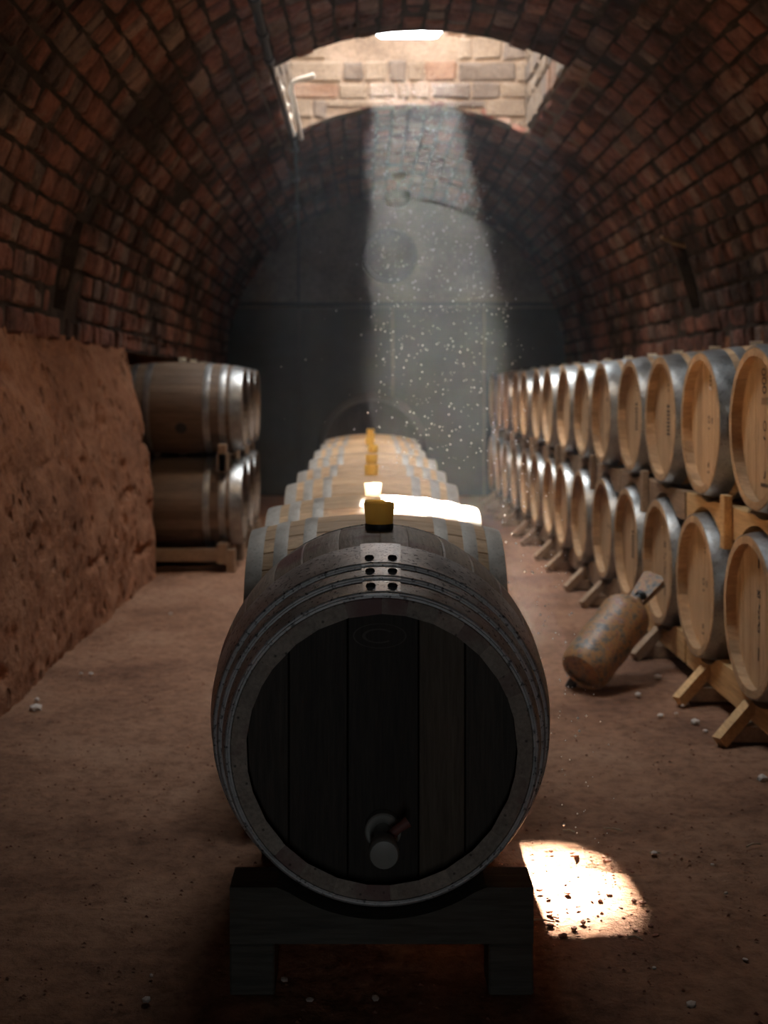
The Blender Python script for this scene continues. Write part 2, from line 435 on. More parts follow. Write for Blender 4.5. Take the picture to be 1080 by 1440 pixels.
# walls
YN=8.42
def wall_left():
    ys=np.concatenate([np.arange(YB,3.4,0.25),np.arange(3.4,YN+0.001,0.018)]); ys[-1]=YN
    zs=np.linspace(-0.05,1.70,98); V=[];Fs=[];n=len(zs)
    for y in ys:
        for z in zs:
            u=max(z,0)/1.66
            x=-1.46-0.25*u**2.2
            p=Vector((0,y,z))
            x+=0.035*fbm(p*1.1,4)*(1-u**6)+0.010*fbm(p*6,4)*(1-u**8)
            if y>3.4:
                d=noise.voronoi(Vector((3.1,y*13.0,z*7.0)))[0][0]; d2=noise.voronoi(Vector((8.1,y*7.0,z*4.4)))[0][0]
                k_=0.5+0.5*min(1,max(-1,noise.noise(p*1.7+Vector((5,0,0)))*3+.35))
                x-=(0.050*max(0,1-d/0.34)*k_+0.045*max(0,1-d2/0.20)*k_)*(1-u**8)
                x-=0.03*max(0,noise.noise(Vector((7,y*3.0,z*7)))-0.42)*4*(1-u**8)
            V.append((x,y,z))
    for i in range(len(ys)-1):
        for j in range(n-1): Fs.append((i*n+j,i*n+j+1,(i+1)*n+j+1,(i+1)*n+j))
    b0=len(V); i=len(ys)-1
    # return at the niche, niche back and its soffit
    for j in range(n): V.append((-1.97,YN,zs[j]))
    for j in range(n-1): Fs.append((i*n+j,i*n+j+1,b0+j+1,b0+j))
    b1=len(V); V+=[(-1.97,YN,-.05),(-1.97,YF,-.05),(-1.97,YF,1.66),(-1.97,YN,1.66),(-1.66,YF,1.66),(-1.66,YN,1.66)]
    Fs+=[(b1,b1+1,b1+2,b1+3),(b1+3,b1+2,b1+4,b1+5)]
    return tag(add('wall_left',mesh_of('wall_left',V,Fs,M['clay'],70)),'rough hewn reddish clay wall full of small pits','wall',None,'structure')
wall_left()
def wall_right():
    ys=np.arange(YB,YF+0.2,0.12); zs=np.linspace(-0.05,1.64,24); V=[];Fs=[];n=len(zs)
    for y in ys:
        for z in zs:
            p=Vector((4,y,z)); V.append((2.41-0.02*fbm(p*1.4,4)-0.006*fbm(p*7,3),y,z))
    for i in range(len(ys)-1):
        for j in range(n-1): Fs.append((i*n+j,(i+1)*n+j,(i+1)*n+j+1,i*n+j+1))
    tag(add('wall_right',mesh_of('wall_right',V,Fs,M['clay'],70)),'low reddish clay wall behind the double tier of barrels','wall',None,'structure')
wall_right()
wb=MB(); xa,xb=-2.3,2.9
wb.box(((xa+DX0)/2,YB-0.1,1.9),(DX0-xa,0.2,4.2)); wb.box(((DX1+xb)/2,YB-0.1,1.9),(xb-DX1,0.2,4.2)); wb.box(((DX0+DX1)/2,YB-0.1,(DZ1+4.0)/2),(DX1-DX0,0.2,4.0-DZ1))
tag(add('wall_back',wb.mesh('wall_back',M['clay'])),'plain clay wall with a narrow doorway, opposite the far wall','wall',None,'structure')
wf=tag(add('wall_far',MB().box((0.3,YF+0.1,1.9),(5.2,0.2,4.2)).mesh('wall_far',M['plaster'])),'far end wall with pale plastered half-round top above dark panels','wall',None,'structure')
edges=[-2.0,-0.81,0.32,1.42,2.44]
for a,b_ in zip(edges[:-1],edges[1:]):
    add('panel',MB().box(((a+b_)/2,YF-0.03,1.13),(b_-a-0.025,0.05,2.26),None,0.006).mesh('panel',M['darkpaint']),wf)
add('ledge_board',MB().box((0.22,YF-0.05,2.30),(4.4,0.10,0.05),None,0.006).mesh('ledge_board',M['darkpaint']),wf)

# ------------------------------------------------------------------ light shaft
def arch_z(x): return ZS+math.sqrt(max(0,R*R-(x-CX)**2))
NX0,NX1,NZ0,NZ1=0.02,0.62,4.13,4.43      # opening in the far side that lets the sun through
def sill(x): return NZ0+.10*max(0,1-(x-NX0)/.10)**1.3+.06*max(0,1-(NX1-x)/.06)**1.3      # dished sill, ends raised to soften the sunbeam's edges
def build_shaft():
    t=0.15; mb=MB()
    # far wall as columns that start on the vault
    xs=sorted(set(list(np.linspace(SX0-t,SX1+t,25))+list(np.linspace(NX0,NX1,13))))
    for a,b_ in zip(xs[:-1],xs[1:]):
        if b_-a<1e-6: continue
        zb0,zb1=arch_z(a)-.005,arch_z(b_)-.005
        rng=[(None,STOP)] if not(NX0-1e-6<=a and b_<=NX1+1e-6) else [(None,NZ0),(NZ1,STOP)]
        for lo,hi in rng:
            z0,z1=(zb0,zb1) if lo is None else (lo,lo)
            h0,h1=(sill(a),sill(b_)) if hi==NZ0 else (hi,hi)
            mb.put([(a,SY1,z0),(b_,SY1,z1),(b_,SY1,h1),(a,SY1,h0),(a,SY1+t,z0),(b_,SY1+t,z1),(b_,SY1+t,h1),(a,SY1+t,h0)],
                   [(0,1,2,3),(5,4,7,6),(0,4,5,1),(3,2,6,7),(0,3,7,4),(1,5,6,2)])
    for x0,x1 in((SX0-t,SX0),(SX1,SX1+t)):
        z0=arch_z(x0)-.0; z1=arch_z(x1)
        mb.put([(x0,SY0-t,z0),(x1,SY0-t,z1),(x1,SY1,z1),(x0,SY1,z0),(x0,SY0-t,STOP),(x1,SY0-t,STOP),(x1,SY1,STOP),(x0,SY1,STOP)],
               [(0,3,2,1),(4,5,6,7),(0,1,5,4),(1,2,6,5),(2,3,7,6),(3,0,4,7)])
    mb.box(((SX0+SX1)/2,SY0-t/2,(3.64+STOP)/2),(SX1-SX0,t,STOP-3.64))
    xs=np.linspace(SX0,SX1,13)
    for a,b_ in zip(xs[:-1],xs[1:]):
        mb.put([(a,SY0,arch_z(a)),(b_,SY0,arch_z(b_)),(b_,SY0,3.66),(a,SY0,3.66)],[(0,1,2,3)])
    sh=tag(add('trim_1',mb.mesh('trim_1',M['render'])),'rubble masonry light shaft opening through the crown of the vault','shaft',None,'structure')
    # stones of the far side and the two flanks, each its own piece
    rs=random.Random(21)
    def stone(c,d,axis):
        bm=bmesh.new(); bmesh.ops.create_cube(bm,size=1.0); bmesh.ops.scale(bm,vec=d,verts=bm.verts)
        bmesh.ops.bevel(bm,geom=list(bm.edges),offset=min(.016,min(d)*.45),segments=1,affect='EDGES')
        for v in bm.verts: v.co+=Vector([rs.uniform(-.013,.013) if k!=axis else rs.uniform(-.006,.006) for k in range(3)])
        me=bpy.data.meshes.new('stone'); bm.to_mesh(me); bm.free()
        me.materials.append(M[rs.choice(['stone','stone','stone','stone','stone','stone_red','stone_dark','stone_dark'])])
        add('stone',me,sh,c)
    z=3.33
    while z<4.86:
        h=rs.uniform(.13,.21); x=SX0+.01
        while x<SX1-.03:
            wd=min(rs.choice((.12,.16,.22,.30,.42))*rs.uniform(.85,1.15),SX1-.01-x)
            if wd<.06: break
            zm=z+h/2; a=x+wd/2
            ok = z>arch_z(a)-.10 and not(x<NX1+.01 and x+wd>NX0-.01 and z<NZ1+.01 and z+h>NZ0-.02)
            if ok:
                z0=max(z,max(arch_z(x),arch_z(x+wd))-.02)
                if z+h-z0>.05: stone((a,SY1+.020,(z0+z+h)/2),(wd-.010,.07,z+h-z0-.010),1)
            x+=wd
        z+=h
    for X,nx in((SX0,1),(SX1,-1)):
        z=arch_z(X)+.005
        while z<4.2:
            h=rs.uniform(.14,.20); y=SY0+.02
            while y<SY1-.08:
                wd=min(rs.uniform(.18,.34),SY1-.05-y)
                if wd<.07: break
                stone((X,y+wd/2,z+h/2),(.06,wd-.016,h-.014),0); y+=wd
            z+=h
    return sh
build_shaft()
def build_second_shaft():
    t=.15; mb=MB()
    for x0,x1,y0,y1 in((S2X0-t,S2X0,S2Y0-t,S2Y1+t),(S2X1,S2X1+t,S2Y0-t,S2Y1+t),(S2X0,S2X1,S2Y0-t,S2Y0),(S2X0,S2X1,S2Y1,S2Y1+t)):
        xs=np.linspace(x0,x1,9)
        for a,b_ in zip(xs[:-1],xs[1:]):
            za,zb=arch_z(a),arch_z(b_)
            mb.put([(a,y0,za),(b_,y0,zb),(b_,y1,zb),(a,y1,za),(a,y0,STOP2),(b_,y0,STOP2),(b_,y1,STOP2),(a,y1,STOP2)],
               [(0,3,2,1),(4,5,6,7),(0,1,5,4),(1,2,6,5),(2,3,7,6),(3,0,4,7)])
    tag(add('trim_2',mb.mesh('trim_2',M['render'])),'second masonry light shaft through the vault, nearer the entrance','shaft',None,'structure')
build_second_shaft()
# ------------------------------------------------------------------ barrels
def prof_fn(L,b,c,p=2.0):
    return lambda t: b/2-(b-c)/2*abs(2*t/L-1)**p      # t: distance from the front end
def stave_mesh(L,rf,h,th,mat,K=14,nseg=3):
    V=[];Fs=[]; ts=[L*(0.5-0.5*math.cos(math.pi*i/K)) for i in range(K+1)]
    ev=min(h*.10,0.006/rf(L/2)); ang=[-h,-h+ev]+[(-h+ev)+(2*h-2*ev)*k/nseg for k in range(1,nseg)]+[h-ev,h]
    m=len(ang)+2
    for i,t in enumerate(ts):
        r=rf(t); e=0.0
        if i in(0,K): r-=0.003
        for q,a in enumerate(ang):
            rr=r-(0.0022 if q in(0,len(ang)-1) else 0)
            V.append((rr*math.sin(a),t-L/2,rr*math.cos(a)))
        ri=r-th
        for a in(h,-h): V.append((ri*math.sin(a),t-L/2,ri*math.cos(a)))
    for i in range(K):
        for k in range(m): Fs.append((i*m+k,i*m+(k+1)%m,(i+1)*m+(k+1)%m,(i+1)*m+k))
    Fs.append(tuple(range(m))[::-1]); Fs.append(tuple(K*m+k for k in range(m)))
    Fs=[f[::-1] for f in Fs]
    return mesh_of('stave',V,Fs,mat,28)
def band_mesh(name,L,rf,t0,t1,th,mat,n=80,a0=0,a1=2*math.pi,lift=0.0,steps=4):
    full=abs(a1-a0-2*math.pi)<1e-6; nn=n if full else n+1
    prof=[]
    for i in range(steps+1):
        t=t0+(t1-t0)*i/steps; r=rf(t)+lift
        e=0.0012 if i in(0,steps) else 0
        prof.append((r+th-e,t-L/2))
    prof=[(rf(t0)+lift-.001,t0-L/2)]+prof+[(rf(t1)+lift-.001,t1-L/2)]
    V=[];Fs=[];m=len(prof)
    for k in range(nn):
        a=a0+(a1-a0)*k/n
        for r,y in prof: V.append((r*math.sin(a),y,r*math.cos(a)))
    for k in range(n):
        k2=(k+1)%nn
        for q in range(m-1): Fs.append((k*m+q,k*m+q+1,k2*m+q+1,k2*m+q))
    if not full: Fs+= [tuple(range(m))[::-1],tuple((nn-1)*m+q for q in range(m))]
    return mesh_of(name,V,[f[::-1] for f in Fs],mat,40)
def board_mesh(r,x0,x1,y,th,mat):
    a0=math.acos(max(-1,min(1,x0/r))); a1=math.acos(max(-1,min(1,x1/r)))
    g=.0012; pts=[]
    k=8
    for i in range(k+1):
        a=a0+(a1-a0)*i/k; pts.append((r*math.cos(a),r*math.sin(a)))
    for i in range(k+1):
        a=-a1+(-a0+a1)*i/k; pts.append((r*math.cos(a),r*math.sin(a)))
    q=[]
    for p in pts:
        if not q or (abs(p[0]-q[-1][0])+abs(p[1]-q[-1][1]))>1e-5: q.append(p)
    if abs(q[0][0]-q[-1][0])+abs(q[0][1]-q[-1][1])<1e-5: q.pop()
    cx=(x0+x1)/2; n=len(q)
    sh=lambda p,s:(cx+(p[0]-cx)*(1-s/((x1-x0)/2)),p[1])
    V=[(*sh(p,g+.0015),) for p in q]
    V3=[(x,y,z) for x,z in V]+[(sh(p,g)[0],y+.0025,p[1]) for p in q]+[(sh(p,g)[0],y+th,p[1]) for p in q]
    Fs=[tuple(range(n))]
    for o in(0,n): Fs+=[(o+i,o+(i+1)%n,o+n+(i+1)%n,o+n+i)[::-1] for i in range(n)]
    Fs.append(tuple(range(2*n,3*n))[::-1])
    bm=bmesh.new(); bv=[bm.verts.new(v) for v in V3]
    for f in Fs: bm.faces.new([bv[i] for i in f])
    bmesh.ops.recalc_face_normals(bm,faces=bm.faces)
    me=bpy.data.meshes.new('head_board'); bm.to_mesh(me); bm.free(); me.materials.append(mat); return me
def bung_mesh(r,h,mat):
    return MB().lathe([(r*.86,-.012),(r*.88,0),(r*.94,h*.45),(r,h-.004),(r*.97,h),(r*.80,h),(r*.74,h-.008)],28).mesh('bung',mat,35)
def body_mesh(L,rf,mat):
    n=48;K=10; ts=[L*i/K for i in range(K+1)]
    pr=[(rf(0)-.03,.04)]+[(rf(0)-.028,0)]+[(rf(t),t) for t in ts]+[(rf(L)-.028,L),(rf(L)-.03,L-.04)]
    V=[];Fs=[];m=len(pr)
    for k in range(n):
        a=2*math.pi*k/n
        for r,t in pr: V.append((r*math.sin(a),t-L/2,r*math.cos(a)))
    for k in range(n):
        for q in range(m-1): Fs.append((k*m+q,((k+1)%n)*m+q,((k+1)%n)*m+q+1,k*m+q+1))
    return mesh_of('body',V,Fs,mat,35)

class Kind: pass
def make_kind(L,b,c,ns,hoops,stave,head,hoop,bung,nb=6,recess=.043,simple=False,back_head=True,bung_r=.030,bung_h=.035):
    k=Kind(); k.L,k.b,k.c,k.simple=L,b,c,simple; k.rf=rf=prof_fn(L,b,c); k.ns=ns
    k.parts=[]      # (name, mesh, rotation about the axis)
    if simple: k.parts.append(('body',body_mesh(L,rf,stave),0))
    else:
        sm=stave_mesh(L,rf,math.pi/ns,.028,stave)
        for i in range(ns): k.parts.append(('stave',sm,2*math.pi*(i+.5)/ns))
    for t0,t1 in hoops:
        for e in(0,1):
            a,b_=(t0,t1) if e==0 else (L-t1,L-t0)
            k.parts.append(('hoop',band_mesh('hoop',L,rf,a,b_,.0028,hoop,56 if simple else 80),0))
    rh=rf(recess)-.024
    xs=[-rh+2*rh*i/nb for i in range(nb+1)]
    for i in range(1,nb): xs[i]+=rnd.uniform(-.012,.012)
    for i in range(nb):
        k.parts.append(('head_board',board_mesh(rh,xs[i],xs[i+1],-L/2+recess,.02,head),0))
    k.parts.append(('back_head',MB().lathe([(rh,L/2-recess-.02),(rh,L/2-recess)],40,'Y').mesh('back_head',head),0))
    k.bung=bung_mesh(bung_r,bung_h,bung)
    return k
HO=[(.002,.085),(.115,.160),(.225,.272)]
K_rack=make_kind(.92,.675,.59,30,HO,M['oak'],M['oak_head'],M['galv'],M['silicone'])
K_far=make_kind(.92,.675,.59,30,HO,M['oak'],M['oak_head'],M['galv'],M['silicone'],5,simple=True)
K_row=make_kind(.82,.67,.56,28,[(.002,.055),(.088,.132),(.180,.222)],M['oak_row'],M['oak_head'],M['galv_row'],M['silicone'],bung_r=.034,bung_h=.05)
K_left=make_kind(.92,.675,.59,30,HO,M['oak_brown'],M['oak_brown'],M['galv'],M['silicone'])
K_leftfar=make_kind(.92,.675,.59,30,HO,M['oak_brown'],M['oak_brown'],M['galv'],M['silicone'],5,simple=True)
def place_barrel(k,name,x,y,z,rotz,label,group,cat='barrel',skip=None,bung=None,twist=0.0,bungless=False,sink=0.0):
    """x,y,z is the middle of the barrel axis"""
    root=empty(name,(x,y,z-k.b/2),(0,0,rotz)); tag(root,label,cat,group)
    for nm,me,a in k.parts:
        o=add(nm,me,root,(0,0,k.b/2),(0,a+twist,0))
        if nm=='head_board' and twist: o.rotation_euler=(0,twist,0)
    if not bungless: add('bung',bung or k.bung,root,(0,0,k.b-.003-sink))
    return root

# --- front barrel, built by itself with staves and hoops of its own
FX,FY0,FZ,FL,FB,FC=0.033,2.56,0.533,1.0,0.82,0.645
def front_barrel():
    L=FL; rf=prof_fn(L,FB,FC,2.1)
    root=empty('wine_barrel',(FX,FY0+L/2,FZ-FB/2)); up=(0,0,FB/2)
    tag(root,'large dark weathered barrel with a tap in its head at the front of the row','barrel')
    rr=random.Random(3); ws=[rr.uniform(.75,1.3) for _ in range(30)]; s=sum(ws); a=0
    for wd in ws:
        h=math.pi*wd/s
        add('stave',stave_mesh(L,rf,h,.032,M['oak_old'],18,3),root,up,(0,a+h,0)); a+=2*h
    for t0,t1,th in((.001,.056,.005),(.070,.122,.005),(.137,.280,.005)):
        for e in(0,1):
            p,q=(t0,t1) if e==0 else (L-t1,L-t0)
            ho=add('hoop',band_mesh('hoop',L,rf,p,q,th,M['steel_old'],120,steps=5),root,up)
            if e==0:
                bd=MB().tube([((rf(p+.008)+.004)*math.sin(2*math.pi*q_/120),p+.008-L/2,(rf(p+.008)+.004)*math.cos(2*math.pi*q_/120)) for q_ in range(121)],.0065,8)
                add('rolled_edge',bd.mesh('rolled_edge',M['steel_old'],50),ho)
                # lap plate and two rivets
                add('lap_plate',band_mesh('lap_plate',L,rf,p,q-.002,.005,M['lap'],8,-.118,.118,.0045),ho)
                tm=p+(q-p)*(.5 if q-p<.1 else .22)
                for sg in(-1,1):
                    an=sg*.068; r=rf(tm)+.0095
                    rv=add('rivet',MB().lathe([(.0105,-.002),(.0105,.003),(.0085,.006),(.003,.0075)],10).mesh('rivet',M['rivet'],40),ho,(r*math.sin(an),tm-L/2,r*math.cos(an)),(-.35,an,0))
    rc=.045; rh=rf(rc)-.030
    xs=[-rh,-.20,-.073,.08,.18,rh]
    for i in range(5):
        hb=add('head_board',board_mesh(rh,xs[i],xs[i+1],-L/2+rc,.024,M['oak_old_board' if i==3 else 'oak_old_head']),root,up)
        if i==2:
            # faint oval brand with an open letter-like stroke inside, burnt into the board
            V=[];Fs=[]
            for kx in range(40):
                an=2*math.pi*kx/40
                for q in(1.0,.94): V.append((-.004+.058*q*math.cos(an),0,.232+.027*q*math.sin(an)))
            for kx in range(40): Fs.append((2*kx,2*((kx+1)%40),2*((kx+1)%40)+1,2*kx+1))
            n0=len(V)
            for kx in range(19):
                an=.6+4.9*kx/18
                for q in(1.0,.80): V.append((-.006+.036*q*math.cos(an),0,.232+.016*q*math.sin(an)))
            for kx in range(18): Fs.append((n0+2*kx,n0+2*kx+2,n0+2*kx+3,n0+2*kx+1))
            add('brand_mark',mesh_of('brand_mark',V,Fs,M['brand']),hb,(0,-L/2+rc-.0008,0))
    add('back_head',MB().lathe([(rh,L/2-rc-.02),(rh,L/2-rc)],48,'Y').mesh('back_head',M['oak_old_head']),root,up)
    bg_=add('bung',bung_mesh(.0385,.056,M['amber']),root,(0,0,FB+.010))
    add('bung_collar',MB().lathe([(.034,-.014),(.036,-.008),(.036,.003),(.033,.004)],28).mesh('bung_collar',M['black'],40),bg_)
    # tap
    ty=-L/2+rc; tz=FB/2-.180
    tap=add('tap',MB().lathe([(.020,0),(.020,-.10),(.026,-.104),(.030,-.112),(.031,-.150),(.028,-.158),(.012,-.160)][::-1],28,'Y').mesh('tap',M['tap'],35),root,(.003,ty,tz))
    add('tap_flange',MB().lathe([(.036,-.030),(.039,-.026),(.039,-.004),(.036,0)],28,'Y').mesh('tap_flange',M['tap'],35),tap)
    add('tap_handle',MB().tube([(.012,-.085,.012),(.030,-.082,.026),(.052,-.078,.040)],[.011,.010,.012],10).mesh('tap_handle',M['tap_handle'],40),tap)
    return root
front_barrel()

# --- transverse barrels of the middle row
RX,RZ=0.035,0.545
row_y=[4.00,4.72,5.84,6.72,7.85,8.95,10.0,10.9]
row_lab=['oak barrel lying crosswise right behind the large dark front barrel',
 'oak barrel lying crosswise with the sunbeam striking its top and white bung',
 'oak barrel lying crosswise just beyond the sunlit barrel in the middle row',
 'crosswise oak barrel, second beyond the sunlit barrel in the middle row',
 'crosswise oak barrel, third beyond the sunlit barrel in the middle row',
 'crosswise oak barrel, fourth beyond the sunlit barrel in the middle row',
 'crosswise oak barrel, fifth beyond the sunlit barrel in the middle row',
 'crosswise oak barrel at the end of the middle row before the big dark cask']
row_amber=bung_mesh(.034,.05,M['amber'])
for i,(y,lb) in enumerate(zip(row_y,row_lab)):
    place_barrel(K_row,'wine_barrel',RX+rnd.uniform(-.012,.012),y,RZ,math.pi/2,lb,'crosswise barrels of the middle row',bung=None if i==1 else row_amber)
# timber runners that carry the row
for sx in(-1,1):
    rt=RZ-K_row.rf(K_row.L/2+.26)
    o=add('timber_runner',MB().box((0,0,rt/2-.001),(.11,7.75,rt-.002),None,.006).mesh('timber_runner',M['cradle']),None,(RX+sx*.26,7.53,0))
    tag(o,'long squared timber under the crosswise barrels, on the side towards the '+('wall rack' if sx>0 else 'clay wall'),'timber','runners under the middle row')
# big dark cask closing the row
K_cask=make_kind(1.15,1.10,.94,28,[(.003,.07),(.10,.15),(.22,.28)],M['oak_dark'],M['oak_dark'],M['steel_black'],M['black'],8,simple=True)
place_barrel(K_cask,'cask',0.06,12.25,0.70,0,'big dark cask standing at the end of the middle row',None,'cask',bungless=True)
ck=empty('cask_cradle',(0.06,12.25,0)); tag(ck,'low timber cradle under the big dark cask','cradle')
for dy in(-.38,.38):
    r=K_cask.rf(K_cask.L/2+dy); xs=np.linspace(-.45,.45,19)
    poly=[(x,0.0) for x in(-.45,.45)]+[(x,min(.34,.70-math.sqrt(r*r-x*x))-.003) for x in xs[::-1]]
    add('beam',MB().prism(poly,dy-.05,dy+.05).mesh('beam',M['cradle']),ck)

# --- cradle of the front barrel
cr=empty('barrel_cradle',(FX,FY0+.5,0)); tag(cr,'grey timber cradle with block feet under the large front barrel','cradle')
rf_f=prof_fn(FL,FB,FC,2.1)
for yy in(-.42,.36):
    r=rf_f(.5+yy-.055) if yy<0 else rf_f(.5+yy-.055)
    r=max(rf_f(.5+yy-.055),rf_f(.5+yy+.055))+.006
    xs=np.linspace(-.325,.325,27)
    top=[(x,min(.231,FZ-math.sqrt(r*r-x*x))) for x in xs]
    poly=[(-.325,.11),(.325,.11)]+top[::-1]
    add('beam',MB().prism(poly,yy-.055,yy+.055).mesh('beam',M['cradle']),cr)
    for sx in(-1,1):
        add('foot_block',MB().box((sx*.277,yy,.054),(.096,.11,.110),None,.004).mesh('foot_block',M['cradle']),cr)

# --- racks along the right wall, two tiers
QX,QY0,QS,QZL,QZU=1.387,4.36,0.694,0.466,1.151
ordn=['first','second','third','fourth','fifth','sixth','seventh','eighth','ninth','tenth','eleventh','twelfth','thirteenth','fourteenth']
def marks(root,k,seed,mode):
    """small illegible stencil strokes on a head"""
    rr=random.Random(seed); mb=MB(); y=-k.L/2+.043-.0008
    def st(x,z,w_,h_,rot=0): mb.box((x,y,z),(w_,.0010,h_),(0,rot,0))
    def ring(x,z,rx,rz,t=.006):
        V=[];Fs=[]
        for q in range(20):
            a=2*math.pi*q/20
            V+=[(x+rx*math.cos(a),y-.0005,z+rz*math.sin(a)),(x+(rx-t)*math.cos(a),y-.0005,z+(rz-t)*math.sin(a))]
        for q in range(20): Fs.append((2*q,2*q+1,2*((q+1)%20)+1,2*((q+1)%20)))
        mb.put(V,Fs)
    if mode==0:      # round figure above a short stroke, large stencil at the top, small block at the foot
        for q in range(3): ring(-.012+.004*q,.205-.032*q,.024,.015,.007)
        for q in range(4): st(-.03+.02*q,.100,.006,.026,.1)
        ring(0,.01,.020,.020); st(-.004,-.035,.022,.010,.3)
        st(0,-.165,.010,.024,.3); st(-.010,-.178,.012,.006)
        for q in range(6): st(-.040+.016*q,-.205,.010,.014,rr.uniform(-.2,.2))
    elif mode==1:
        st(.022,.225,.020,.030); 
        for q in range(4): st(.020,.195-.018*q,.014,.009)
        ring(0,.015,.016,.016); st(0,-.022,.016,.008); st(.045,.012,.010,.024)
        st(-.01,-.175,.012,.02); st(-.01,-.205,.022,.007)
    elif mode==2:
        st(0,.060,.040,.014)
        for q in range(7): st(0,.036-.018*q,.055-.004*(q%3),.010)
        st(0,.16,.014,.010); st(.004,.135,.010,.010)
    else:
        st(0,.085,.034,.007,.5); st(0,.085,.034,.007,-.5); st(0,.070,.034,.006)
        for q in range(4): st(rr.uniform(-.01,.01),.035-.02*q,.008,.014,rr.uniform(-.4,.4))
        ring(0,-.045,.014,.016); st(-.004,-.14,.009,.05,.1); st(.0,.20,.012,.05,.1)
    add('stencil_mark',mb.mesh('stencil_mark',M['ink']),root,(0,0,k.b/2))['kind']='stuff'
NR=14
for tier,(z,nm) in enumerate(((QZL,'lower'),(QZU,'upper'))):
    for i in range(NR):
        k=K_rack if i<7 else K_far
        if i==0: ex={'lower':'lower-tier oak barrel below the barrel resting over the pine beam end','upper':'upper-tier oak barrel at the start of the wall rack, over the pine beam'}[nm]
        else: ex='%s-tier oak barrel, %s along the wall rack from the pine beam'%(nm,ordn[i])
        y=QY0+QS*i+(0.05 if tier==0 else 0)+rnd.uniform(-.008,.008)
        ro=place_barrel(k,'wine_barrel',QX+k.L/2+rnd.uniform(-.012,.012),y,z,-math.pi/2,ex,'%s tier of barrels in the wall rack'%nm,sink=0.0 if tier else .028)
        if i<6: marks(ro,k,i+tier*10,(0,1,2,2,3,3)[i] if tier else (3,1,3,2,1,0)[i])
        if tier and i==1: add('chalk_mark',MB().box((.02,-k.L/2+.0415,.145),(.030,.001,.012),(0,.2,0)).mesh('chalk_mark',M['chalk']),ro,(0,0,k.b/2))

# racks: each carries two barrels per tier: base sill with splayed feet, scalloped beam between the tiers
def rack_beam(xc,wx,ya,yb,zlo,zhi,cyl_up,cyl_dn,mat):
    ys=np.linspace(ya,yb,int((yb-ya)/.03)+1); top=[];bot=[]
    for y in ys:
        zt,zb=zhi,zlo
        for (c,z,r) in cyl_up:
            if abs(y-c)<r: zt=min(zt,z-math.sqrt(r*r-(y-c)**2))
        for (c,z,r) in cyl_dn:
            if abs(y-c)<r: zb=max(zb,z+math.sqrt(r*r-(y-c)**2))
        top.append(zt-.002); bot.append(zb+.002)
    V=[];Fs=[];n=len(ys)
    for x in(xc-wx/2,xc+wx/2):
        for y,t,b_ in zip(ys,top,bot): V+=[(x,y,b_),(x,y,t)]
    o=2*n
    for i in range(n-1):
        a=2*i
        Fs+=[(a,a+1,a+3,a+2),(o+a,o+a+2,o+a+3,o+a+1),(a+1,o+a+1,o+a+3,a+3),(a,a+2,o+a+2,o+a)]
    Fs+=[(0,o,o+1,1),(2*n-2,2*n-1,o+2*n-1,o+2*n-2)]
    return mesh_of('beam',V,Fs,mat)
for q in range(NR//2):
    i0=2*q; y0=QY0+QS*i0; y1=QY0+QS*(i0+1)
    ya,yb=(y0-.62 if q==0 else y0-.33),y1+.33
    rk=empty('barrel_rack',(QX+.1,(y0+y1)/2,0))
    tag(rk,'pine barrel rack with scalloped beam, at the start of the wall rack row' if q==0 else 'timber barrel rack, %s from the pine one along the right wall'%ordn[q],'rack','racks along the right wall')
    inv=Matrix.Translation(-Vector(rk.location))
    mt=M['pine'] if q==0 else M['rackwood']
    def rp(name,me):
        me.transform(inv); return add(name,me,rk)
    for xo,wx in((.075,.07),(.80,.07)):
        r=max(K_rack.rf(xo-wx/2),K_rack.rf(xo+wx/2))+.014
        lows=[(QY0+QS*i+.05,QZL,r) for i in range(NR)]; ups=[(QY0+QS*i,QZU,r) for i in range(NR)]
        rp('beam',rack_beam(QX+xo,wx,ya,yb,.705,.835,ups,lows,mt))
        sill=rp('sill',rack_beam(QX+xo,wx,ya,yb,.065,.20,lows,[],M['pine'] if q<2 else M['rackwood']))
    for yy in([y0-.30,(y0+y1)/2+.02] if q==0 else [(y0+y1)/2+.02]):
        rp('post',MB().box((QX+.02,yy,.775),(.034,.05,.21),None,.003).mesh('post',mt))
    for yy in(y0+.10,y1-.02):
        rp('foot',MB().box((QX+.42,yy,.032),(.95,.09,.062),None,.004).mesh('foot',M['rackwood']))
        rp('brace',MB().tube([(QX+.035,yy,.13),(QX-.105,yy-.07,.012)],.032,4).mesh('brace',mt))

